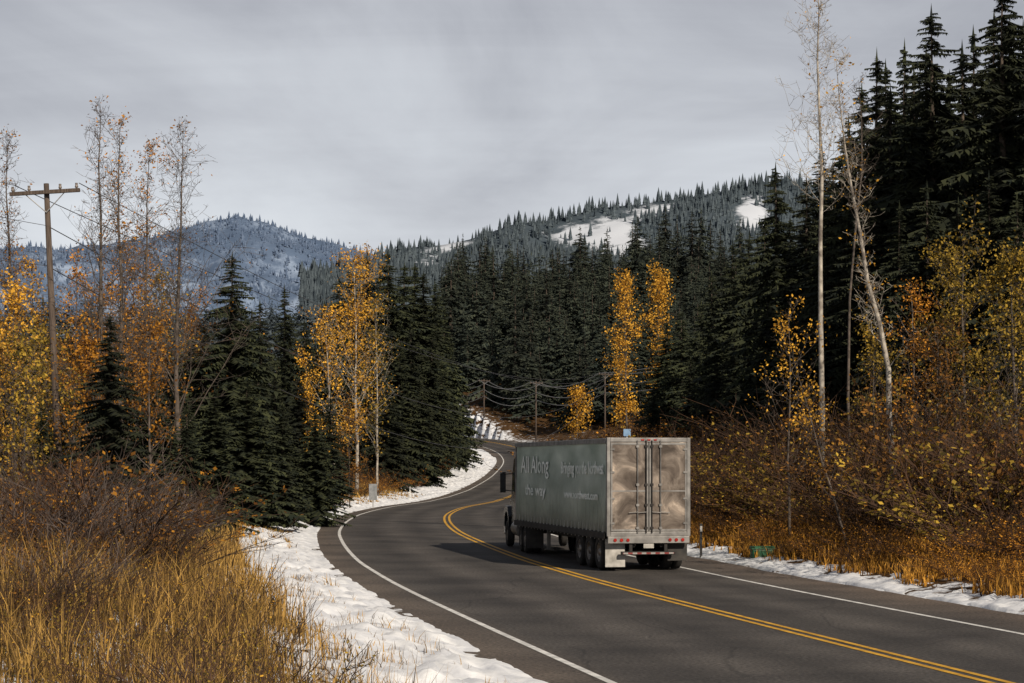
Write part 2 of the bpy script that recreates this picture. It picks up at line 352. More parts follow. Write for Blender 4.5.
for px, Z, ty, w in [(262,150,298,1.1),(246,170,310,1.1),(307,165,318,1.1),(322,180,300,1.2),(338,215,276,1.1),(350,235,265,1),(365,215,254,1.1),(378,235,268,1),(388,222,250,1.1),(402,232,262,1.1),(413,245,262,1.1),(424,236,270,1.1),(436,243,280,1.1),(445,252,305,1.1),(430,222,330,1.1),(412,215,322,1.2),(398,205,340,1.2),(372,200,330,1.1),(450,262,350,1.2),(440,228,372,1.2),(422,208,388,1.3),(385,190,385,1.3),
     (170,85,352,1.5),(190,95,335,1.4),(150,80,375,1.5),(140,105,340,1.3),(205,105,320,1.3),(215,78,385,1.5),(245,88,375,1.5),(260,98,365,1.5),(60,85,385,1.5),(20,90,375,1.4),(85,110,350,1.3),(30,130,340,1.2),(0,110,350,1.3),(-15,140,330,1.2),(275,105,372,1.5),(300,120,375,1.5),(330,135,395,1.4),(120,90,372,1.5),(282,92,400,1.5),(40,70,395,1.4),(185,68,400,1.5),(315,105,410,1.4)]:
    con_top(px, Z, ty, w*1.2, 'dark conifer in the wood on the left of the road', 'conifers in the wood on the left')
con_top(935, 105, 5, 1.15, 'tallest dark conifer at the upper right behind the bare birch', v=0)
con_top(1003, 98, -30, 1.2, 'tall dark conifer cut by the right edge of the photo', v=2)
for px, Z, ty, w in [(778,150,162,1.0),(790,150,215,1.1),(762,180,215,1.2),(806,140,175,1.1),(835,135,160,1.1),(820,150,145,1.0),(795,130,290,1.3),(770,140,290,1.3),(748,190,232,1.1),(734,200,240,1.1),
     (848,125,115,1.0),(860,118,80,1.0),(874,112,48,1.0),(890,108,85,1.0),(902,118,40,1.0),(915,112,65,1.1),(950,118,85,1.1),(965,108,40,1.1),(978,120,25,1.1),(1020,110,20,1.1),(1040,100,0,1.2),(990,135,10,1.1),(925,140,45,1.1),
     (828,112,250,1.2),(845,108,210,1.2),(870,104,190,1.2),(900,98,200,1.2),(930,92,180,1.2),(960,90,195,1.2),(990,88,170,1.2),(1020,86,190,1.2),(1050,95,60,1.2),(850,150,130,1.0),(888,150,60,1.0),(905,165,90,1.0),(950,160,70,1.1),(1010,150,20,1.1),(725,200,290,1.3),(745,190,275,1.3),(712,225,270,1.2),
     (700,240,300,1.3),(682,250,310,1.3),(735,170,330,1.3),(755,155,340,1.3),(690,215,355,1.3),(668,260,320,1.3),(715,185,360,1.4),(785,112,340,1.3),(812,105,320,1.3),(655,235,385,1.4)]:
    con_top(px, Z, ty, w*1.1, 'dark conifer in the dense wood right of the road', 'conifers in the wood on the right')
pts = []; tries = 0
while ncon < 299 and tries < 30000:
    tries += 1
    Z = 375+(R.random()**1.0)*270; px = R.uniform(440, 800); x = (px-512)/FX*Z
    dmin = 5.0
    if any((x-a)**2+(Z-b)**2 < dmin**2 for a, b in pts): continue
    d, s_ = edged(x, Z)
    if d[0] < 7 or s_[0] < 0: continue
    pts.append((x, Z)); H = R.uniform(12, 24)*(1.3 if R.random() < .18 else 1)
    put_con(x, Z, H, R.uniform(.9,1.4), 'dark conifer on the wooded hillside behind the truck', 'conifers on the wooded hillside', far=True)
def stamp(name, Tv, Tf, P, S, m, label, cat='wood', wob=True):
    Tv = np.array(Tv); Tf = np.array(Tf); N = len(P); a = NR.rand(N)*6.283; ca, sa = np.cos(a), np.sin(a)
    X = Tv[None,:,0]*ca[:,None]-Tv[None,:,1]*sa[:,None]; Y = Tv[None,:,0]*sa[:,None]+Tv[None,:,1]*ca[:,None]
    V = np.stack([X*S[:,None,0]+P[:,None,0], Y*S[:,None,0]+P[:,None,1], Tv[None,:,2]*S[:,None,1]+P[:,None,2]], 2).reshape(-1,3)
    F = (Tf[None]+(np.arange(N)*len(Tv))[:,None,None]).reshape(-1, Tf.shape[1])
    return tag(link(name, npmesh(name, V, F, m)), label, cat, kind='stuff')
V, F, T = conifer(300, 20, 2.9, 18, 6, 3, .03, .9)
N = 1000; Z = 380+NR.rand(N)*270; px = NR.uniform(430, 1100, N); x = (px-512)/FX*Z; d, s_ = edged(x, Z); kp = (d > 8) & (s_ > 0); x = x[kp]; Z = Z[kp]
g = ground(x, Z); hs = NR.uniform(.5, 1.0, len(x))
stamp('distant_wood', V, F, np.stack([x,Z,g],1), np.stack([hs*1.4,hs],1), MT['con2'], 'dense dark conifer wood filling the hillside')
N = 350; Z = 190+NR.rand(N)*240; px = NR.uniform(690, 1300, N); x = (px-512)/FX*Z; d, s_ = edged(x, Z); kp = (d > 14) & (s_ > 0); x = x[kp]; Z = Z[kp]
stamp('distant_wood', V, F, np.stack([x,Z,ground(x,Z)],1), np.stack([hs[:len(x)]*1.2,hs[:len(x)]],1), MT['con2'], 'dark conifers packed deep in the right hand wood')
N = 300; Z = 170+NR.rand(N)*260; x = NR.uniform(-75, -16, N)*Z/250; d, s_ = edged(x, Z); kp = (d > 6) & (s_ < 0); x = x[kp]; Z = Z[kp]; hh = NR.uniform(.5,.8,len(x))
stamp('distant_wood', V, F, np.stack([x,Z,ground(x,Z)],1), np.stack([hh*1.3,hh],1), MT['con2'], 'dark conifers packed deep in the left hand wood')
V, F, T = conifer(301, 20, 3.2, 11, 5, 2, .03, .9)
N = 1500; Z = 450+NR.rand(N)*1100; px = NR.uniform(-150, 440, N); x = (px-512)/FX*Z; hh = NR.uniform(.5,1.0,N)
tmid = M('valley_trees_hazed', (.028,.042,.052), (.065,.083,.095), .02, island=True)  # blue grey tint is valley haze painted into the tree colour
stamp('distant_wood', V, F, np.stack([x,Z,ground(x,Z)],1), np.stack([hh*1.3,hh],1), tmid, 'haze tinted blue grey wood on the valley floor below the left mountain')

# ------------------------------------------------------------------ mountains
def mmat(name, rock1, rock2, snowc, sc):
    m = bpy.data.materials.new(name); m.use_nodes = True; n = m.node_tree.nodes; l = m.node_tree.links; b = n['Principled BSDF']; b.inputs['Roughness'].default_value = 1; b.inputs['Specular IOR Level'].default_value = 0
    tc = n.new('ShaderNodeTexCoord'); a = n.new('ShaderNodeAttribute'); a.attribute_name = 'snow'
    z = n.new('ShaderNodeTexNoise'); z.inputs['Scale'].default_value = sc; z.inputs['Detail'].default_value = 10; z.inputs['Roughness'].default_value = .7; l.new(tc.outputs['Object'], z.inputs['Vector'])
    r = n.new('ShaderNodeValToRGB'); setramp(r.color_ramp, [(.3, rock1), (.7, rock2)]); l.new(z.outputs['Fac'], r.inputs[0])
    ad = n.new('ShaderNodeMath'); ad.operation = 'ADD'; l.new(z.outputs['Fac'], ad.inputs[0]); l.new(a.outputs['Fac'], ad.inputs[1])
    r2 = n.new('ShaderNodeValToRGB'); setramp(r2.color_ramp, [(.48, 0.0), (.56, 1.0)]); h = n.new('ShaderNodeMath'); h.operation = 'MULTIPLY'; h.inputs[1].default_value = .5; l.new(ad.outputs[0], h.inputs[0]); l.new(h.outputs[0], r2.inputs[0])
    mx = n.new('ShaderNodeMix'); mx.data_type = 'RGBA'; l.new(r2.outputs[0], mx.inputs[0]); l.new(r.outputs[0], mx.inputs[6]); mx.inputs[7].default_value = (*snowc, 1); l.new(mx.outputs[2], b.inputs['Base Color'])
    return m
def mountain(ridge, Z0, Z1, y0, px0, px1, snowf, m, label, seed, ntree, th, tm, tlabel, rough=14, wide=1.0):
    rp = np.array(ridge, float); nu, nv = 220, 60
    def surf(px, t):
        ry = np.interp(px, rp[:,0], rp[:,1]); Z = Z0+(Z1-Z0)*t; f = np.where(t <= 1, np.minimum(t,1)**1.1, 1)
        yy = y0+(ry-y0)*f; x = (px-512)/FX*Z; z = CH+(HY-yy)/FX*Z
        z = z+(fbm(x*.006+seed, Z*.006, seed)-.5)*rough*6*np.sin(np.clip(t,0,1)*math.pi) + (fbm(x*.02, Z*.02, seed+5)-.5)*rough*.5
        z = np.where(t > 1, z-(t-1)*900, z)
        return x, Z, z
    U, T = np.meshgrid(np.linspace(px0, px1, nu), np.linspace(0, 1.25, nv)); x, Z, z = surf(U.ravel(), T.ravel())
    k = (np.arange(nv-1)[:,None]*nu+np.arange(nu-1)[None]).ravel()
    me = npmesh('mountain', np.stack([x,Z,z],1), np.stack([k,k+1,k+1+nu,k+nu],1), m, True)
    sv = snowf(U.ravel(), T.ravel(), x, Z); A = me.attributes.new('snow','FLOAT','POINT'); A.data.foreach_set('value', sv.astype(np.float32))
    tag(link('mountain', me), label, 'mountain', kind='structure')
    px = NR.uniform(px0, px1, ntree); t = NR.rand(ntree)**.7*1.03; x, Z, z = surf(px, t); s2 = snowf(px, t, x, Z)
    kp = NR.rand(ntree) > np.clip((s2-.40)*6, 0, .95); kp &= fbm(x*.012, Z*.012, 77)+NR.rand(ntree)*.45 > .48
    x = x[kp]; Z = Z[kp]; z = z[kp]; hs = th*(.35+.8*NR.rand(len(x))**1.8)
    Tv = []; Tf = []
    for q, (zb_, zt, rr) in enumerate(((0,.5,.17),(.25,.78,.13),(.5,1.05,.08))):
        b = len(Tv); Tv.append((0,0,zt))
        for j in range(5): Tv.append((math.cos(j*1.2566+q)*rr*(1+.3*(j%2)), math.sin(j*1.2566+q)*rr, zb_-.05*(j%2)))
        for j in range(5): Tf.append((b, b+1+j, b+1+(j+1)%5))
    stamp('mountain_wood', Tv, Tf, np.stack([x,Z,z-1],1), np.stack([hs*wide,hs],1), tm, tlabel)
mm1 = mmat('mountain_near_hazed', (.050,.068,.085), (.095,.118,.14), (.55,.59,.66), .03)  # bluish ground and snow colours hold painted aerial haze
mm2 = mmat('mountain_far_hazed', (.080,.118,.190), (.125,.17,.255), (.27,.34,.46), .010)  # stronger blue: thicker haze painted into the far slopes
tm1 = M('ridge_trees_hazed', (.034,.048,.060), (.072,.093,.108), .02, island=True)  # needles shifted toward blue as painted haze on the ridge
tm2 = M('far_ridge_trees_hazed', (.070,.105,.175), (.115,.158,.24), .01, island=True)  # tree colour mostly haze blue, painted in for the far distance
def sn1(px, t, x, Z):
    a = np.exp(-((px-600)/62)**2-((t-.86+(px-600)*.0010)/.11)**2)*.62 + np.exp(-((px-425)/26)**2-((t-.84)/.11)**2)*.55 + np.exp(-((px-752)/22)**2-((t-.86)/.13)**2)*.5 + np.exp(-((px-455)/32)**2-((t-.98)/.04)**2)*.5+ np.exp(-((px-655)/32)**2-((t-.96)/.05)**2)*.45
    return .18+a+.2*(fbm(x*.012, Z*.012, 9)-.5)
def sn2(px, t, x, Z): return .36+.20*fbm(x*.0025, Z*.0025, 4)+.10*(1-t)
mountain([(300,275),(370,260),(400,249),(440,245),(470,238),(520,222),(560,217),(600,209),(640,205),(680,198),(720,190),(760,184),(800,183),(900,190),(1300,200)], 1300, 2300, 400, 300, 1250, sn1, mm1, 'dark wooded ridge with snowy clearings beyond the hillside', 2, 22000, 15, tm1, 'conifers covering the dark ridge behind the hillside', wide=1.25)
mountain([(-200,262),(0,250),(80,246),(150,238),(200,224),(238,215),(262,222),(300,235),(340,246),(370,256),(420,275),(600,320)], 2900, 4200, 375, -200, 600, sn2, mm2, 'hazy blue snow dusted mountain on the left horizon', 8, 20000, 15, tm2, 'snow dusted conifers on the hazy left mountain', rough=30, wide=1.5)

# ------------------------------------------------------------------ broadleaf trees and shrubs
def leaves(P, size, r):
    P = np.array(P); N = len(P)
    a = NR.normal(size=(N,3)); a /= np.linalg.norm(a,axis=1)[:,None]; c = NR.normal(size=(N,3)); b = np.cross(a,c); b /= np.linalg.norm(b,axis=1)[:,None]
    s = (size*(.5+NR.rand(N)))[:,None]
    V = np.stack([P-a*s, P-b*s*.6, P+a*s, P+b*s*.6], 1).reshape(-1,3); k = np.arange(N)*4
    return V, np.stack([k,k+1,k+2,k+3],1)
def broad(seed, path, r0, nbr, b0, blen, up, leafn, leafs, sub=5, spread=.35, gap=0, topleaf=1.0, clump=.35, brf=.38, shape=0):
    r = random.Random(seed); mb = MB(); P = [Vector(p) for p in path]; k = len(P)
    mb.tube(P, [r0*(1-.93*i/(k-1)) for i in range(k)], 8)
    lp_ = []
    def pt(t): q = t*(k-1); i = min(int(q), k-2); return P[i].lerp(P[i+1], q-i)
    for i in range(nbr):
        t = b0+(1-b0)*((i+r.random())/nbr); p = pt(t); az = r.random()*6.283; u_ = (t-b0)/(1-b0)
        env = (1.15-.85*u_) if not shape else (.55+1.6*u_*(1-u_)*1.2-.25*u_)
        L = blen*env*r.uniform(.35,1.3); d = Vector((math.cos(az), math.sin(az), up*r.uniform(.5,1.6))).normalized()
        rr = max(.010, r0*brf*(1-t*.75)*min(1,L/blen)); pts = [p]; 
        for s_ in range(5):
            d = (d+Vector((r.uniform(-.2,.2), r.uniform(-.2,.2), r.uniform(-.05,.28)))).normalized(); pts.append(pts[-1]+d*L/5)
        mb.tube(pts, [rr*(1-.8*q/5) for q in range(6)], 4, False)
        dens = r.choice((.2,.7,1.3,1.8))
        for j in range(sub):
            f = r.uniform(.2,1); q = f*5; a = min(int(q),4); s0 = pts[a].lerp(pts[a+1], q-a)
            e = Vector((r.uniform(-1,1), r.uniform(-1,1), r.uniform(-.1,1.1))).normalized(); l2 = L*spread*r.uniform(.5,1.2)
            s1 = s0+e*l2*.5; s2 = s1+(e+Vector((r.uniform(-.4,.4), r.uniform(-.4,.4), .2))).normalized()*l2*.5
            mb.tube([s0,s1,s2], [max(.008,rr*.35), max(.006,rr*.25), .005], 3, False)
            for w in range(2):
                e2 = Vector((r.uniform(-1,1), r.uniform(-1,1), r.uniform(-.2,1))).normalized(); s3 = s1.lerp(s2, r.random()); s4 = s3+e2*l2*.4
                mb.tube([s3, s4], [.008,.004], 3, False)
                if r.random() < gap: continue
                nn = int(leafn*dens*r.uniform(.2,1.8)+r.random()*.6)
                for v in range(nn):
                    c = s3.lerp(s4, r.random()*1.2); lp_.append((c.x+r.gauss(0,clump*.5), c.y+r.gauss(0,clump*.5), c.z+r.gauss(0,clump*.45)))
    return mb, lp_
def tree(name, label, loc, args, barkm, leafm, group=None, rz=0, cat='tree'):
    mb, lp_ = broad(*args[0], **args[1]); t = thing(name, label, cat, loc, rz, group)
    link('trunk', npmesh('trunk', mb.v, mb.f, barkm, True), t)
    if lp_:
        V, F = leaves(lp_, args[2], None); link('crown', npmesh('crown', V, F, leafm), t)
    return t
def vpath(H, seed, bend=.03, lean=(0,0), n=9):
    r = random.Random(seed); x = y = 0; out = []
    for i in range(n):
        t = i/(n-1); out.append((lean[0]*H*t+x, lean[1]*H*t+y, -.3+H*t)); x += r.uniform(-bend,bend)*H/n*2; y += r.uniform(-bend,bend)*H/n*2
    return out
def ptree(pxs, Z): 
    b = at(pxs[0][0], Z); return [( (px-512)/FX*Z-b[0], (i%3-1)*.1, CH+(HY-py)/FX*Z-b[2]) for i, (px, py) in enumerate(pxs)], b
pth, bs = ptree([(898,520),(893,470),(890,420),(888,370),(880,325),(868,280),(860,235),(852,190),(846,150),(840,110),(836,60)], 68)
tree('birch_tree', 'crooked pale birch leaning left with few yellow leaves, right roadside', bs, ((1,pth,.125,44,.30,1.5,1.1,1.2,0), dict(sub=7,gap=.3,clump=.4,brf=.17,spread=.5), .05), MT['birch'], MT['gold'])
pth, bs = ptree([(822,500),(822,400),(821,320),(820,240),(822,180),(820,120),(817,60),(819,10),(816,-40)], 82)
tree('birch_tree', 'straight thin bare birch rising above the right wood', bs, ((2,pth,.13,56,.42,2.3,.9,.8,0), dict(sub=7,gap=.4,clump=.4,brf=.17,spread=.5), .05), MT['birch'], MT['gold'])
pth, bs = ptree([(852,500),(848,400),(850,300),(856,220),(862,170),(862,120),(858,80)], 90)
tree('birch_tree', 'slender bare birch just behind the crooked one', bs, ((3,pth,.08,30,.5,1.8,.9,.6,0), dict(sub=5,gap=.5,clump=.4,brf=.2,spread=.5), .05), MT['graybark'], MT['gold'])
def dec(px, Z, ty, label, name='golden_tree', seed=0, r0=.16, nbr=36, b0=.25, bl=2.6, up=.9, ln=10, ls=.085, bark='graybark', leaf='gold', lean=(0,0), group=None, **kw):
    b = at(px, Z); H = CH+(HY-ty)/FX*Z-b[2]
    kk = dict(sub=5, brf=.25); kk.update(kw)
    return tree(name, label, b, ((seed, vpath(H, seed, lean=lean), r0, nbr, b0, bl, up, ln*1.3, 0), kk, ls*.78), MT[bark], MT[leaf], group)
dec(790, 70, 300, 'low golden leaved tree below the bare birch', seed=4, nbr=26, ln=3.2, ls=.065, bl=2.4, r0=.06, gap=.3)
dec(852, 62, 350, 'thin leaning young tree with scattered yellow leaves by the birch', seed=5, nbr=16, ln=2.5, ls=.06, bl=1.5, r0=.05, lean=(-.3,0), gap=.3)
dec(965, 74, 235, 'olive gold leaved tree in front of dark conifers at far right', seed=6, nbr=46, ln=8, ls=.075, bl=4.0, r0=.11, leaf='olive', b0=.1)
dec(1015, 70, 255, 'olive leaved tree at the right photo edge', seed=7, nbr=40, ln=8, ls=.075, bl=3.6, r0=.11, leaf='olive', b0=.1)
dec(915, 80, 290, 'sparse rust gold tree right of the crooked birch', seed=8, nbr=30, ln=4.5, ls=.075, bl=3.0, r0=.08, leaf='orange', b0=.1)
dec(940, 66, 330, 'low rust leaved tree below the olive gold tree', seed=16, nbr=30, ln=6, ls=.07, bl=3.0, r0=.07, leaf='rust', b0=.08)
dec(872, 84, 330, 'low olive leaved tree left of the crooked birch', seed=17, nbr=28, ln=5, ls=.07, bl=3.0, r0=.07, leaf='olive', b0=.08)
dec(627, 300, 278, 'left one of the two narrow golden trees behind truck', seed=9, nbr=46, ln=7, ls=.21, bl=4.6, r0=.2, up=1.3, clump=1.2, b0=.10, gap=.1, shape=1)
dec(657, 310, 272, 'right one of the two narrow golden trees behind truck', seed=10, nbr=48, ln=7, ls=.21, bl=4.2, r0=.2, up=1.4, clump=1.2, b0=.14, gap=.1, shape=1)
dec(577, 335, 392, 'small round golden tree by the distant road poles', seed=11, nbr=26, ln=6, ls=.22, bl=4.0, r0=.12, up=.7, clump=1.1, b0=.1)
dec(357, 165, 266, 'large golden birch standing tallest in the left middle wood', seed=12, nbr=54, ln=7.5, ls=.115, bl=5.4, r0=.17, up=1.2, clump=.8, b0=.2, bark='birch', gap=.15, shape=1)
dec(336, 158, 312, 'golden birch leaning beside the large golden birch', seed=13, nbr=34, ln=5, ls=.11, bl=4.4, r0=.12, up=1.3, clump=.6, b0=.2, bark='birch', lean=(-.05,0), shape=1)
dec(378, 172, 300, 'golden birch right of the large golden birch', seed=14, nbr=34, ln=4.5, ls=.11, bl=4.4, r0=.12, up=1.3, clump=.6, b0=.2, bark='birch', shape=1, leaf='olive')
dec(303, 120, 355, 'low yellow leaved sapling at the left wood edge', seed=15, nbr=24, ln=4, ls=.08, bl=2.0, r0=.05, up=1, leaf='gold')
dec(350, 140, 400, 'low rust leaved sapling under the large golden birch', seed=18, nbr=26, ln=5, ls=.09, bl=2.6, r0=.05, up=.8, leaf='rust', b0=.05)
for q, (px, Z, ty, ln, leaf, bl) in enumerate([(95,75,105,.6,'orange',2.8),(122,78,120,1.2,'orange',2.8),(178,82,128,.6,'orange',4.2),(8,80,140,1.2,'orange',2.6),(150,88,150,2.4,'orange',3.0)]):
    lab = ['tall bare tree immediately right of the leaning utility pole','second bare tree from the utility pole with orange leaf remnants','wide branching bare tree rising above the broad conifer','bare tree left of the utility pole at photo edge','bare tree with orange leaves between two taller bare trees'][q]
    dec(px, Z, ty, lab, name='bare_tree', seed=20+q, nbr=50, ln=ln, ls=.06, bl=bl, r0=.14, up=1.7, leaf=leaf, b0=.22, gap=.2, sub=9, spread=.5, brf=.3)
for q, (px, Z, ty) in enumerate([(35,85,262),(75,90,248),(135,92,240),(165,95,268),(15,70,290),(200,98,300),(110,85,280),(50,78,320),(-5,72,320),(90,74,340),(150,76,330),(25,66,350)]):
    dec(px, Z, ty, 'orange leaved young tree among the bare trees on the left', name='orange_tree', seed=40+q, nbr=40, ln=5.2, ls=.076, bl=3.2, r0=.08, up=1.1, leaf=('gold','orange','orange','olive')[q % 4], b0=.10, group='orange young trees on the left', gap=.15)

def shrub(seed, H, W, ns, nsub, ln, ls, tm, lm):
    r = random.Random(seed); mb = MB(); lp_ = []
    for i in range(ns):
        az = r.random()*6.283; b = Vector((math.cos(az)*r.random()*W*.3, math.sin(az)*r.random()*W*.3, -.1)); h = H*r.uniform(.4,1.05)
        d = Vector((math.cos(az)*W/H*r.uniform(.1,1.1), math.sin(az)*W/H*r.uniform(.1,1.1), 1)).normalized(); pts = [b]
        for s_ in range(4):
            d = (d+Vector((r.uniform(-.22,.22), r.uniform(-.22,.22), r.uniform(-.16,.04)))).normalized(); pts.append(pts[-1]+d*h/4)
        rr = .007+.005*H/2
        mb.tube(pts, [rr,rr*.85,rr*.7,rr*.5,.003], 3, False)
        for j in range(nsub):
            q = r.uniform(1,4); a = min(int(q),3); s0 = pts[a].lerp(pts[a+1], q-a); e = (d+Vector((r.uniform(-1,1), r.uniform(-1,1), r.uniform(-.3,.6)))).normalized()
            l2 = h*r.uniform(.12,.3); s1 = s0+e*l2; s2 = s1+(e+Vector((r.uniform(-.5,.5), r.uniform(-.5,.5), .1))).normalized()*l2*.5
            mb.tube([s0,s1,s2], [rr*.5,rr*.4,.003], 3, False)
            for v in range(int(ln*r.uniform(.2,1.8)+r.random()*.5)):
                c = s0.lerp(s2, r.random()*1.05); lp_.append((c.x+r.gauss(0,.03*H/2), c.y+r.gauss(0,.03*H/2), c.z+r.gauss(0,.03*H/2)))
    st = npmesh('shrub_stems', mb.v, mb.f, tm); lf = None
    if lp_ and lm: V, F = leaves(lp_, ls, None); lf = npmesh('shrub_leaves', V, F, lm)
    return st, lf
SH = dict(
 brown=[shrub(60+q, 3.0, 3.0, 54, 9, 1.6, .038, MT['twig'], MT['rust']) for q in range(3)],
 bare=[shrub(70+q, 2.6, 2.6, 60, 9, .0, .05, MT['twiggray'], None) for q in range(2)],
 fire=[shrub(80+q, 2.2, 2.4, 40, 8, 6, .034, MT['twig'], MT['orange']) for q in range(2)],
 rusty=[shrub(85+q, 2.2, 2.6, 40, 8, 7, .036, MT['twig'], MT['rust']) for q in range(2)],
 golden=[shrub(88+q, 2.2, 2.6, 38, 8, 5, .034, MT['twig'], MT['olive']) for q in range(2)],
 weed=[shrub(90+q, 1.3, .9, 16, 5, 6, .016, MT['twig'], MT['olive']) for q in range(3)],
 weedb=[shrub(92+q, 1.3, 1.0, 26, 6, .6, .014, MT['twig'], MT['rust']) for q in range(2)],
 weedg=[shrub(95+q, 1.2, .9, 16, 5, 5, .016, MT['twig'], MT['gold']) for q in range(2)])
HH0 = dict(brown=3.0,bare=2.6,fire=2.2,rusty=2.2,golden=2.2,weed=1.3,weedg=1.2,weedb=1.3)
def put_shrub(kind, x, y, H, wd, label, group):
    st, lf = R.choice(SH[kind]); wk = kind.startswith('weed')
    t = thing('roadside_weed' if wk else 'roadside_shrub', label, 'weed' if wk else 'shrub', (x, y, gz(x, y)-.05), R.random()*6.28, group); s_ = H/HH0[kind]; t.scale = (s_*wd, s_*wd, s_)
    link('stems', st, t)
    if lf: link('leaves', lf, t)
def scatter(n, kinds, pxr, Zr, dr, Hr, wd, label, group, side, sep=1.2, zp=1.0):
    pts = []; tr = 0
    while len(pts) < n and tr < n*60:
        tr += 1
        Z = Zr[0]+(Zr[1]-Zr[0])*R.random()**zp; px = R.uniform(*pxr); x = (px-512)/FX*Z
        d, s_ = edged(x, Z)
        if not (dr[0] < d[0] < dr[1]) or (s_[0] < 0) != (side < 0): continue
        sp = sep*(.6+Z/80)
        if any((x-a)**2+(Z-b)**2 < sp*sp for a, b in pts): continue
        pts.append((x, Z)); kd = R.choice(kinds); f = min(1, .45+d[0]/8)
        put_shrub(kd, x, Z, R.uniform(*Hr)*f, wd*R.uniform(.85,1.25), label[kd], group[kd])
LBr = dict(brown='bare brown shrub on the right bank beside the road', rusty='rust leaved shrub on the right bank beside the road', fire='orange leaved shrub on the right bank beside the road', golden='olive gold leaved shrub on the right bank beside the road')
GRr = {k: v.replace('shrub', 'shrubs') for k, v in LBr.items()}
scatter(88, ['brown','brown','rusty','rusty','golden'], (690,1060), (48,120), (4.8,24), (2.0,4.4), 1.35, LBr, GRr, 1, 1.25)
scatter(64, ['rusty','brown','fire','fire'], (700,1050), (40,105), (1.7,6.0), (.6,1.5), 1.6, {k: v.replace('shrub','low shrub') for k, v in LBr.items()}, {k: 'low '+v for k, v in GRr.items()}, 1, .85)
scatter(22, ['brown','rusty','fire'], (540,760), (125,340), (3,16), (3.0,4.8), 1.8, {k: v.replace('on the right bank beside the road','beyond the truck on the right') for k, v in LBr.items()}, {k: v+' beyond the truck' for k, v in GRr.items()}, 1, 1.4)
LBl = dict(brown='bare brown shrub in the thicket left of the road', rusty='rust leaved shrub in the thicket left of the road', fire='orange leaved shrub in the thicket left of the road', golden='olive gold leaved shrub in the thicket left of the road', bare='bare greyish shrub in the thicket left of the road', weed='weed with small olive leaves in the left foreground', weedg='weed with small golden leaves in the left foreground', weedb='leafless brown weed in the left foreground')
GRl = {k: v.replace('shrub', 'shrubs').replace('weed','weeds') for k, v in LBl.items()}
scatter(82, ['brown','brown','brown','rusty','bare','bare','golden','fire'], (-30,335), (36,118), (4.6,28), (1.0,2.8), 1.35, LBl, GRl, -1, 1.05)
scatter(28, ['rusty','brown','fire'], (240,470), (90,235), (2.8,8), (1.2,2.4), 1.5, {k: v.replace('in the thicket left of the road','beside the snowy bend on the left') for k, v in LBl.items()}, {k: v+' by the bend' for k, v in GRl.items()}, -1, 1.2)
scatter(12, ['bare','brown','rusty'], (-20,220), (24,38), (6.0,16), (.8,1.5), 1.2, {k: v.replace('in the thicket left of the road','in the left foreground') for k, v in LBl.items()}, {k: v+' foreground' for k, v in GRl.items()}, -1, 1.2)
scatter(105, ['weed','weedb','weed','weedg'], (-30,360), (13,36), (3.7,14), (.5,1.2), 1.0, LBl, GRl, -1, .62, .9)

# ------------------------------------------------------------------ poles and wires
def pole(loc, H, lean, armz, az, label, r=.15, arm=2.7):
    t = thing('utility_pole', label, 'utility pole', loc)
    t.rotation_euler = (lean[1], lean[0], az)
    mb = MB(); mb.tube([(0,0,-.6),(0,0,H*.5),(0,0,H)], [r,r*.85,r*.65], 10); mb.build('pole', MT['wood'], t, smooth=True)
    a = MB(); a.box(-arm/2, arm/2, -.28, -.15, H-armz-.07, H-armz+.07); ar = a.build('crossarm', MT['wood'], t, bevel=.01)
    for x in (-arm/2+.12, -arm/2+.75, arm/2-.75, arm/2-.12):
        i = MB(); i.tube([(x,-.21,H-armz+.07),(x,-.21,H-armz+.13),(x,-.21,H-armz+.2),(x,-.21,H-armz+.27)], [.03,.07,.05,.055], 8); i.build('insulator', MT['ceramic'], ar)
    br = MB(); br.tube([(-.75,-.2,H-armz-.05),(0,-.14,H-armz-.75)], .02, 5); br.tube([(.75,-.2,H-armz-.05),(0,-.14,H-armz-.75)], .02, 5); br.build('brace', MT['steel'], t)
    return t
x, y, z = at(61, 75); top = CH+(HY-183)/FX*75
P1 = pole((x, y, z), top-z, (-math.atan(.57/(top-z)), 0), .35, math.radians(-6), 'weathered wooden utility pole leaning left among bare trees at left')
far = []
for px, Z, ty, lab in [(605,350,372,'wooden utility pole nearest the two narrow golden trees'),(536,385,381,'wooden utility pole in the middle of the distant three'),(484,425,379,'leftmost of the three distant wooden utility poles')]:
    x, y, z = at(px, Z); tp = CH+(HY-ty)/FX*Z; pole((x, y, z), tp-z, (0,0), .4, math.radians(25), lab, r=.17); far.append(Vector((x, y, tp)))
def wire(a, b, sag, r, label, grp, m=None):
    pts = [Vector(a).lerp(Vector(b), i/28)+Vector((0,0,-4*sag*(i/28)*(1-i/28))) for i in range(29)]
    mb = MB(); mb.tube(pts, r, 4); o = mb.build('overhead_wire', m or MT['wire']); tag(o, label, 'power line', grp)
pt = Vector(((47-512)/FX*75, 75, CH+(HY-183)/FX*75)); f0 = far[0]
for q, (dx, dz, sg) in enumerate([(-1.2,-.1,3.5),(1.2,0,4.2),(0,-1.6,7),(0,-3.1,9)]):
    wire(pt+Vector((dx,0,dz)), f0+Vector((dx,0,dz*.6-.2)), sg, [.03,.03,.034,.036][q]*.6, 'overhead wire running from the leaning pole to the distant poles', 'long overhead wires on the left')
    if q != 1: wire(pt+Vector((dx,0,dz)), pt+Vector((dx-4, -70, dz+1)), 1.5, .010, 'overhead wire leaving the leaning pole toward the left edge', 'overhead wires at the left edge')
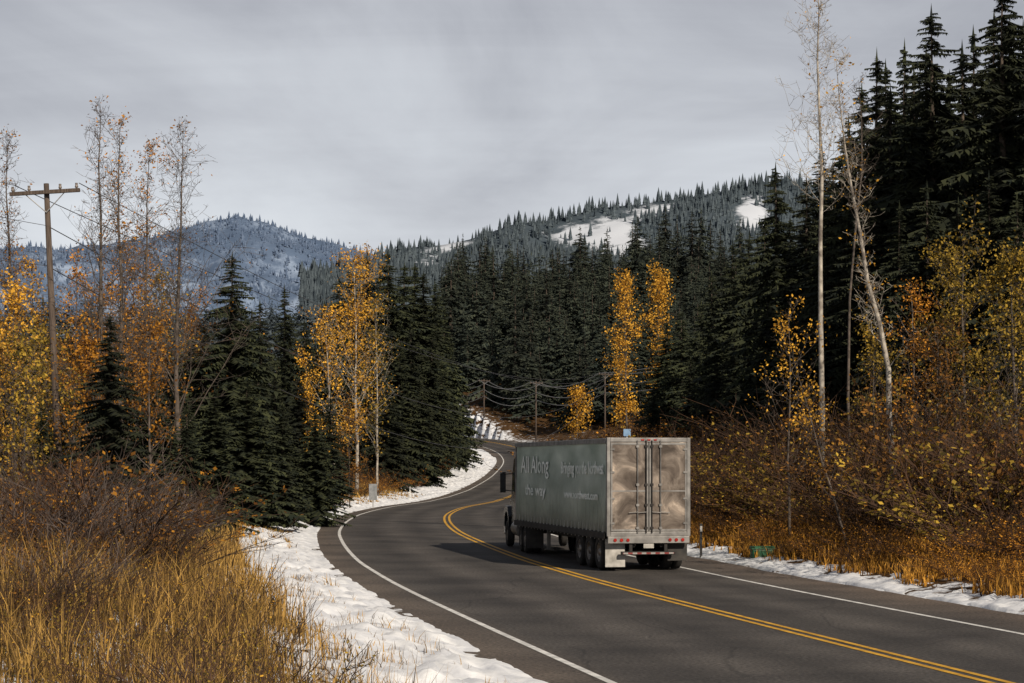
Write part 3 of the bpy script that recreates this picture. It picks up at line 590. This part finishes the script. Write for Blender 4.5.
for a, b in ((far[0], far[1]), (far[1], far[2]), (far[2], far[2]+Vector((-14,50,1))), (far[0]+Vector((0,0,0)), far[0]+Vector((22,-90,3)))):
    for dx, dz in ((-1,-.2),(1,-.5),(0,-2.2),(0,-3.6)):
        wire(a+Vector((dx,0,dz)), b+Vector((dx,0,dz)), 1.6, .06, 'overhead wire strung between the distant utility poles', 'overhead wires between the distant poles', MT['wire2'])

# ------------------------------------------------------------------ small roadside things
plw = M('post_white', (.45,.45,.44), (.7,.7,.68), 5); blk = M('black_paint', (.012,.012,.013), (.03,.03,.03), 4, rough=.4)
def delineator(px, Z, h, label, m=plw):
    x, y, z = at(px, Z); t = thing('delineator_post', label, 'road marker', (x,y,z), .1)
    MB().box(-.045,.045,-.01,.01,-.2,h).build('post', m, t, bevel=.005); MB().box(-.04,.04,-.018,-.0125,h-.28,h-.08).build('reflector', MT['steel'], t)
delineator(701, 70, 1.15, 'dark delineator post right beside the rear of the trailer', blk)
delineator(410, 175, 1.2, 'small pale delineator post on snow at the left bend')
delineator(443, 215, 1.2, 'small pale delineator post farther along the left bend')
def sign(px, Z, w, h, zt, m, label, two=False, back=MT['steel']):
    x, y, z = at(px, Z); t = thing('road_sign', label, 'road sign', (x,y,z), .12)
    p = MB(); p.box(-.04,.04,0,.06,-.3,zt); p.build('post', MT['steel'], t)
    MB().box(-w/2,w/2,-.03,-.005,zt-h,zt).build('sign_panel', m, t, bevel=.004)
    return t
gr = M('sign_back', (.16,.17,.18), (.26,.27,.28), 4, rough=.5, metal=.3)
sign(373, 148, .6, 1.2, 2.1, gr, 'grey back of a small road sign on the left bank')
x, y, z = at(627, 110)
sign(627, 110, .4, .4, CH+(HY-429)/FX*110-z, M('sign_blue', (.14,.24,.38), (.20,.32,.48), 4, rough=.4), 'small blue sign showing just above the trailer roof')
sign(458, 400, 1.6, 1.3, 3.2, M('sign_white', (.6,.6,.6), (.75,.75,.75), 3), 'small white sign by the far bend of the road')
x, y, z = at(762, 66); t = thing('utility_box', 'small green utility box on the orange grass verge', 'utility box', (x,y,z-.02), .1)
gg = M('green_plastic', (.010,.055,.025), (.02,.10,.045), 5, rough=.5)
MB().box(-.36,.36,-.2,.2,0,.30).build('body', gg, t, bevel=.04); MB().prism([(-.23,.302),(.23,.302),(.16,.40),(-.16,.40)], -.40, .40).build('lid', gg, t, bevel=.02)

# ------------------------------------------------------------------ truck
yaw = math.radians(10.9)
T = thing('semi_truck', 'long semi truck with grey green curtain sided trailer driving away', 'truck', (4.16, 60.85, .01), yaw)
curt = bpy.data.materials.new('curtain'); curt.use_nodes = True
n = curt.node_tree.nodes; l = curt.node_tree.links; b = n['Principled BSDF']; b.inputs['Roughness'].default_value = .45
tc = n.new('ShaderNodeTexCoord'); mp = n.new('ShaderNodeMapping'); mp.inputs['Scale'].default_value = (1,.35,.9); l.new(tc.outputs['Object'], mp.inputs[0])
nz = n.new('ShaderNodeTexNoise'); nz.inputs['Scale'].default_value = 1.2; nz.inputs['Detail'].default_value = 7; l.new(mp.outputs[0], nz.inputs['Vector'])
rp = n.new('ShaderNodeValToRGB'); setramp(rp.color_ramp, [(.3,(.20,.255,.215)),(.52,(.34,.40,.355)),(.75,(.50,.56,.50))]); l.new(nz.outputs[0], rp.inputs[0])
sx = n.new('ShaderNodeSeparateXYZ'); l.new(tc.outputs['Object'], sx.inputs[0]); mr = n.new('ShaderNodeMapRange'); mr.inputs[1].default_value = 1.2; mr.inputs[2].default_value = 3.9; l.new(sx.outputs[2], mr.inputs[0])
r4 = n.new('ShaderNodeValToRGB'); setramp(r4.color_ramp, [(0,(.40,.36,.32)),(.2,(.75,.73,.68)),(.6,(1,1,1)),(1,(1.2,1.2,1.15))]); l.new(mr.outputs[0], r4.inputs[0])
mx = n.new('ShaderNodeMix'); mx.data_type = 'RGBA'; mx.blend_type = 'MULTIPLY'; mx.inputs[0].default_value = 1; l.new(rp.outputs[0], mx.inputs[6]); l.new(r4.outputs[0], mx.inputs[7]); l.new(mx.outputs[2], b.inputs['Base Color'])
doorm = bpy.data.materials.new('door_panel'); doorm.use_nodes = True
n = doorm.node_tree.nodes; l = doorm.node_tree.links; b = n['Principled BSDF']; b.inputs['Roughness'].default_value = .40; b.inputs['Metallic'].default_value = .4
tc = n.new('ShaderNodeTexCoord'); nz = n.new('ShaderNodeTexNoise'); nz.inputs['Scale'].default_value = 1.4; nz.inputs['Detail'].default_value = 9; nz.inputs['Roughness'].default_value = .6; nz.inputs['Distortion'].default_value = .9; l.new(tc.outputs['Object'], nz.inputs['Vector'])
rp = n.new('ShaderNodeValToRGB'); setramp(rp.color_ramp, [(.36,(.052,.039,.030)),(.46,(.105,.082,.066)),(.56,(.18,.148,.122)),(.64,(.32,.26,.21)),(.72,(.62,.52,.42))]); l.new(nz.outputs[0], rp.inputs[0]); l.new(rp.outputs[0], b.inputs['Base Color'])
bp = n.new('ShaderNodeBump'); bp.inputs['Strength'].default_value = .25; bp.inputs['Distance'].default_value = .05; l.new(nz.outputs[0], bp.inputs['Height']); l.new(bp.outputs[0], b.inputs['Normal'])
alu = M('dull_aluminium', (.13,.125,.12), (.28,.27,.26), 3, rough=.45, metal=.5)
dark = M('chassis_black', (.010,.010,.010), (.035,.03,.028), 3, rough=.7)
rub = M('rubber', (.012,.012,.012), (.035,.032,.03), 5, rough=.85)
rim = M('rim_steel', (.10,.095,.09), (.30,.28,.26), 5, rough=.4, metal=.6)
flapm = M('flap_white', (.24,.23,.21), (.48,.46,.43), 4); flapd = M('flap_dark', (.03,.03,.03), (.06,.055,.05), 4)
strapm = M('strap_grey', (.25,.25,.23), (.45,.45,.42), 4)
red = M('lamp_red', (.20,.012,.008), (.34,.02,.012), 5, rough=.25)
cabp = M('cab_paint', (.012,.014,.018), (.03,.033,.04), 2, rough=.25, spec=.5); glass = M('window_glass', (.015,.018,.02), (.03,.035,.04), 2, rough=.05, spec=.7)
chrome = M('chrome', (.4,.4,.4), (.6,.6,.6), 3, rough=.2, metal=1)
letm = M('lettering', (.58,.63,.58), (.86,.88,.84), 1.8, detail=8)
tape = bpy.data.materials.new('tape_red_white'); tape.use_nodes = True
n = tape.node_tree.nodes; l = tape.node_tree.links; tc = n.new('ShaderNodeTexCoord'); wv = n.new('ShaderNodeTexWave'); wv.bands_direction = 'X'; wv.inputs['Scale'].default_value = 1.1; l.new(tc.outputs['Object'], wv.inputs[0])
r5 = n.new('ShaderNodeValToRGB'); setramp(r5.color_ramp, [(.48,(.16,.012,.01)),(.52,(.26,.24,.23))]); l.new(wv.outputs['Fac'], r5.inputs[0]); l.new(r5.outputs[0], n['Principled BSDF'].inputs['Base Color'])
TL = 14.6; ZT = 4.06; ZF = 1.18; HW = 1.3
MB().box(-HW+.02,HW-.02,.05,TL,ZF-.12,ZF+.02).build('trailer_floor', dark, T)
for sg, nm in ((-1,'side_curtain'),(1,'side_curtain')):
    V = []; F = []; ny_, nz_ = 240, 12
    for i in range(ny_):
        yy = .14+(TL-.3)*i/(ny_-1); sc_ = .07*abs(math.sin((yy-.4)*math.pi/.55))
        for j in range(nz_):
            f = j/(nz_-1); dep = .026*math.sin(yy*2*math.pi/.55)*max(0,1-f*1.6)+.010*math.sin(yy*3.3+f*2)+.008*math.sin(yy*1.3+f*5)
            V.append((sg*(HW-.02+dep), yy, ZF-.10+sc_*(1-f)+(ZT-.17-ZF+.10)*f))
    for i in range(ny_-1):
        for j in range(nz_-1): F.append((i*nz_+j, i*nz_+j+1, (i+1)*nz_+j+1, (i+1)*nz_+j))
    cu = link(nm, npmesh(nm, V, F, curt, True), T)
    if sg < 0: CU = cu
    MB().box(sg*HW-.035,sg*HW+.035,.12,TL-.1,ZT-.17,ZT-.02).build('top_rail', alu, T, bevel=.01)
    MB().box(sg*HW-.07,sg*HW-.03,.12,TL-.1,ZF-.2,ZF-.0).build('side_rail', dark, T, bevel=.01)
    for i in range(26):
        yy = .4+i*.55; s = MB(); s.box(sg*(HW+.035)-.006,sg*(HW+.035)+.006,yy-.022,yy+.022,ZF-.24,ZF+.22); s.box(sg*(HW+.045)-.012,sg*(HW+.045)+.012,yy-.04,yy+.04,ZF-.08,ZF+.04)
        s.build('curtain_strap', strapm, T)
MB().box(-HW+.03,HW-.03,.1,TL-.02,ZT-.05,ZT-.01).build('roof', alu, T)
MB().box(-HW,HW,TL-.09,TL,ZF-.1,ZT-.01).build('front_wall', alu, T, bevel=.02)
rf = MB(); rf.box(-HW-.01,-HW+.10,-.02,.12,ZF-.12,ZT); rf.box(HW-.10,HW+.01,-.02,.12,ZF-.12,ZT); rf.box(-HW+.10,HW-.10,-.02,.12,ZT-.13,ZT-.002); rf.box(-HW+.10,HW-.10,-.02,.12,ZF-.12,ZF+.02)
RF = rf.build('rear_frame', alu, T, bevel=.01)
for sg in (-1, 1):
    a, c = (-HW+.11, -.012) if sg < 0 else (.012, HW-.11)
    d = MB().box(a, c, -.01, .04, ZF+.03, ZT-.14).build('rear_door', doorm, T, bevel=.006)
    e = MB(); e.box(a+.002,a+.05,-.025,-.0105,ZF+.04,ZT-.15); e.box(c-.05,c-.002,-.025,-.0105,ZF+.04,ZT-.15); e.box(a+.05,c-.05,-.025,-.0105,ZF+.04,ZF+.10); e.box(a+.05,c-.05,-.025,-.0105,ZT-.21,ZT-.15); e.box(a+.05,c-.05,-.0165,-.0105,2.42,2.46)
    e.build('door_edge', alu, d)
    for xx in ((.09, .36) if sg > 0 else (-.09, -.36)):
        q = MB(); q.tube([(xx,-.05,ZF-.02),(xx,-.05,ZT-.08)], .019, 8)
        for zz in (ZF+.1, ZF+.8, 2.6, ZT-.3): q.box(xx-.045,xx+.045,-.07,-.026,zz,zz+.07)
        q.build('lock_rod', dark if abs(xx) < .2 else alu, d)
        h = MB(); h.tube([(xx,-.075,ZF+.62),(xx+sg*.28,-.075,ZF+.60)], .014, 6); h.build('door_handle', alu, d)
    for zz in (ZF+.25, ZF+1.0, ZF+1.8, ZF+2.5):
        MB().box(sg*(HW-.16)-.06,sg*(HW-.16)+.06,-.04,-.0265,zz,zz+.06).build('hinge', alu, d)
for xx in (-.2,0,.2): MB().box(xx-.05,xx+.05,-.04,-.021,ZT-.09,ZT-.045).build('marker_lamp', red, T, bevel=.008)
MB().box(-HW+.02,HW-.02,-.03,.10,ZF-.33,ZF-.125).build('light_bar', alu, T, bevel=.01)
for sg in (-1, 1):
    for xx, m in ((.66,red),(.86,red),(1.06,red)):
        q = MB(); q.tube([(sg*xx,-.055,ZF-.23),(sg*xx,-.031,ZF-.23)], .052, 14); q.build('taillight', m, T)
g = MB(); g.box(-.85,.85,.02,.14,.50,.60); 
for xx in (-.55,.55): g.box(xx-.05,xx+.05,.04,.12,.60,ZF-.33)
g.build('underride_guard', dark, T, bevel=.01); MB().box(-.8,.8,.012,.018,.52,.57).build('reflective_tape', tape, T)
MB().box(-.16,.16,-.0,.012,.70,.86).build('licence_plate', flapm, T); 
for sg in (-1, 1):
    MB().box(sg*.98-.31,sg*.98+.31,.28,.30,.30 if sg > 0 else .12,ZF-.2).build('mud_flap', flapm if sg < 0 else flapd, T, bevel=.004)
ch = MB()
for sg in (-1, 1): ch.box(sg*.45-.06,sg*.45+.06,.15,TL-.5,ZF-.45,ZF-.13)
for yy in (1.2,2.6,4.0,6,8,10,12): ch.box(-.42,.42,yy-.05,yy+.05,ZF-.4,ZF-.2)
ch.build('chassis_frame', dark, T)
def wheel(x, y, r, sg, M4=None, dual=True):
    w = bpy.data.objects.new('wheel', None); C.objects.link(w); w.parent = T
    pr = [(-.13,r*.56),(-.14,r*.70),(-.135,r*.90),(-.10,r*.985),(-.06,r),(.06,r),(.10,r*.985),(.135,r*.90),(.14,r*.70),(.13,r*.56)]
    def fin(mb): return mb.xf(M4) if M4 else mb
    for k_ in ((0, -.31) if dual else (0,)):
        fin(MB().lathex(pr, x+sg*k_, y, r)).build('tyre', rub, w, smooth=True)
    rr = [(sg*.11,r*.57),(sg*.125,r*.53),(sg*.03,r*.48),(-sg*.02 if dual else sg*.07,r*.30),(sg*.04,r*.24),(sg*.12,r*.20),(sg*.13,.001)]
    fin(MB().lathex(rr, x, y, r)).build('rim', rim, w, smooth=True)
    return w
for yy in (1.2, 2.55, 3.9):
    for sg in (-1, 1): wheel(sg*1.15, yy, .54, sg)
    MB().tube([(-1.1,yy,.54),(1.1,yy,.54)], .07, 10).build('axle', dark, T)
for sg in (-1, 1):
    q = MB(); q.box(sg*.85-.06,sg*.85+.06,10.6,10.72,.25,ZF-.13); q.box(sg*.85-.14,sg*.85+.14,10.5,10.82,.22,.25); q.build('landing_leg', alu, T)
MT4 = Matrix.Translation((0, 13.6, 0)) @ Matrix.Rotation(math.radians(-4.5), 4, 'Z')
def tb(mb, nm, m, par=None, **k): return mb.xf(MT4).build(nm, m, par or T, **k)
tb(MB().box(-.5,-.36,-1.4,6.2,.75,1.0).box(.36,.5,-1.4,6.2,.75,1.0), 'tractor_frame', dark)
cab = tb(MB().prism([(1.5,.95),(4.5,.95),(4.5,2.15),(4.05,3.05),(3.7,3.45),(2.4,3.75),(1.5,3.70)], -1.12, 1.12), 'cab', cabp, bevel=.06)
tb(MB().prism([(4.5,1.0),(6.5,1.0),(6.6,1.5),(6.4,1.95),(5.6,2.12),(4.5,2.17)], -.95, .95), 'hood', cabp, bevel=.07)
tb(MB().box(-1.18,1.18,6.55,6.8,.45,.85), 'front_bumper', chrome, bevel=.04)
for sg in (-1, 1):
    tb(MB().box(sg*1.125-.006,sg*1.125+.006,3.3,4.1,2.2,2.95), 'side_window', glass, cab)
    mi = MB(); mi.box(sg*1.48-.11,sg*1.48+.11,4.2,4.27,2.15,2.95); mi.tube([(sg*1.1,4.15,2.9),(sg*1.48,4.22,2.85)], .02, 6); mi.tube([(sg*1.1,4.15,2.2),(sg*1.48,4.22,2.25)], .02, 6)
    tb(mi, 'side_mirror', blk, cab, bevel=.01)
    tb(MB().tube([(sg*1.0,1.25,.9),(sg*1.0,1.25,3.6),(sg*1.0,1.15,3.8)], .07, 10), 'exhaust_stack', chrome, cab, smooth=True)
    tb(MB().tube([(sg*.95,1.7,.78),(sg*.95,3.6,.78)], .30, 18), 'fuel_tank', rim, smooth=False)
    tb(MB().prism([(4.75,.75),(4.85,1.15),(5.2,1.35),(5.7,1.35),(6.05,1.15),(6.2,.75),(6.25,1.4),(5.9,1.6),(5.0,1.6),(4.65,1.2)], sg*.9, sg*1.22), 'fender', cabp, bevel=.02)
    tb(MB().box(sg*.9-.3,sg*.9+.3,-1.42,-1.40,.2,1.0), 'mud_flap', flapd)
    for yy in (-.75, .6): wheel(sg*1.08, yy, .52, sg, MT4)
    wheel(sg*1.06, 5.45, .52, sg, MT4, dual=False)
def lettering(body, y0, z0, size, wid, nm):
    cu = bpy.data.curves.new('txt', 'FONT'); cu.body = body; cu.size = size; cu.extrude = .004; cu.offset = .008; cu.align_x = 'LEFT'
    ob = bpy.data.objects.new('txt', cu); C.objects.link(ob); bpy.context.view_layer.update()
    me = bpy.data.meshes.new_from_object(ob.evaluated_get(bpy.context.evaluated_depsgraph_get())); bpy.data.objects.remove(ob)
    w = max(v.co.x for v in me.vertices); k = wid/w
    for v in me.vertices: v.co = Vector((-(HW+.020)-v.co.z, y0-v.co.x*k, z0+v.co.y))
    me.materials.clear(); me.materials.append(letm); link(nm, me, CU)
lettering('Bringing', 6.5, 2.95, .56, 2.0, 'lettering'); lettering('you the', 4.3, 2.95, .56, 1.6, 'lettering'); lettering('Northwest', 2.5, 2.95, .56, 2.1, 'lettering')
lettering('www.northwest.com', 6.0, 2.15, .36, 4.8, 'lettering')
lettering('All', 13.4, 2.95, .85, 1.5, 'lettering'); lettering('Along', 11.5, 2.95, .85, 3.0, 'lettering'); lettering('the way', 12.6, 2.15, .55, 3.6, 'lettering')

# ------------------------------------------------------------------ world, sun, camera
el = math.radians(31); az = math.radians(31)
sdir = Vector((math.sin(az)*math.cos(el), -math.cos(az)*math.cos(el), math.sin(el)))
w = bpy.data.worlds.new('World'); bpy.context.scene.world = w; w.use_nodes = True
n = w.node_tree.nodes; l = w.node_tree.links; bg = n['Background']; out = n['World Output']
sk = n.new('ShaderNodeTexSky'); sk.sky_type = 'NISHITA'; sk.sun_disc = False; sk.sun_elevation = el; sk.sun_rotation = math.pi-az
l.new(sk.outputs[0], bg.inputs[0]); bg.inputs[1].default_value = .07
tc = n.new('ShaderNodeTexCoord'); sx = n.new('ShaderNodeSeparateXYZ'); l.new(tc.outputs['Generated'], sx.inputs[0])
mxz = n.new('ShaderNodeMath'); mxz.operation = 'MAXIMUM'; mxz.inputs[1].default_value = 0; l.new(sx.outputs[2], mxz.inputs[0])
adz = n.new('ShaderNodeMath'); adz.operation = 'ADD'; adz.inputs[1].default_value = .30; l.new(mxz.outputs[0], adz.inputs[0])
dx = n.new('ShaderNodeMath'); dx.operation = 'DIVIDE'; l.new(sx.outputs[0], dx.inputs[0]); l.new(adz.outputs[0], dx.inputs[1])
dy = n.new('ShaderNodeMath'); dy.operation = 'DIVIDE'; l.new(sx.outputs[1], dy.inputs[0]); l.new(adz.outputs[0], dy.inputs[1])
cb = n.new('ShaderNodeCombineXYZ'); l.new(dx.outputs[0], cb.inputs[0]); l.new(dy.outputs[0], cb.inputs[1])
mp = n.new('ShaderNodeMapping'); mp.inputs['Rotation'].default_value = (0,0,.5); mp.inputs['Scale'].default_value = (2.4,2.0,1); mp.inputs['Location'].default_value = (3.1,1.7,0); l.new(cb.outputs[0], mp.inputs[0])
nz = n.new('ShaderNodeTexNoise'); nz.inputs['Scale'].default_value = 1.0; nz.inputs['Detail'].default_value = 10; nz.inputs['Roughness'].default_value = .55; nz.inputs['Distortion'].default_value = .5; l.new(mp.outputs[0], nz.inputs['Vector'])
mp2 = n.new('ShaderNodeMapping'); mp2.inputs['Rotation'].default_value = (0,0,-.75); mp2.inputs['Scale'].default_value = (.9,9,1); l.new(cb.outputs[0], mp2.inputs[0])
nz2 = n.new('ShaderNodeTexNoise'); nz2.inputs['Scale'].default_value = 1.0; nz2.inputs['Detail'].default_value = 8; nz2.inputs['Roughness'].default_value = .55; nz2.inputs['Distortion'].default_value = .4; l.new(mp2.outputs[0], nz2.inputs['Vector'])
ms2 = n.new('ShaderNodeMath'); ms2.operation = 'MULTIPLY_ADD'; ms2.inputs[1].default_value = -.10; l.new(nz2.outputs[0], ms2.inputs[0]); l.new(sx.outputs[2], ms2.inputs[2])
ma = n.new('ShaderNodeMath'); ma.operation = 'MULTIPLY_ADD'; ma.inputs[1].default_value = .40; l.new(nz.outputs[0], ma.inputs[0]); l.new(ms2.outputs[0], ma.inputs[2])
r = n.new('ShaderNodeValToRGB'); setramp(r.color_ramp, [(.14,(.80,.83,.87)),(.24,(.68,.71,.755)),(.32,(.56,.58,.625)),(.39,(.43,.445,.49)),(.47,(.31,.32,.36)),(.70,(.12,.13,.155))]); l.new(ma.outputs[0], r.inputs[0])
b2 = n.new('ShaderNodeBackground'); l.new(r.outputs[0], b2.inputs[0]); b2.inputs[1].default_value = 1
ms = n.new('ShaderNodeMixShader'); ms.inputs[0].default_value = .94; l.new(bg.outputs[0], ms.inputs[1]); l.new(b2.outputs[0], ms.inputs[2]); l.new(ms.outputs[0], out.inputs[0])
sl_ = bpy.data.lights.new('sun', 'SUN'); sl_.energy = 5.0; sl_.angle = math.radians(.6); sl_.color = (1,.88,.72)
so = bpy.data.objects.new('sun', sl_); C.objects.link(so); so.rotation_euler = sdir.to_track_quat('Z','Y').to_euler(); so.location = (20,-20,40)
cam = bpy.data.cameras.new('camera'); co = bpy.data.objects.new('camera', cam); C.objects.link(co)
co.location = (0,0,CH); co.rotation_euler = (math.pi/2,0,0); cam.sensor_width = 36; cam.lens = FX/1024*36; cam.shift_y = (HY-341.5)/1024; cam.clip_end = 20000; cam.clip_start = .2
bpy.context.scene.camera = co
sc = bpy.context.scene; sc.view_settings.view_transform = 'Standard'; sc.view_settings.look = 'None'; sc.view_settings.exposure = 0
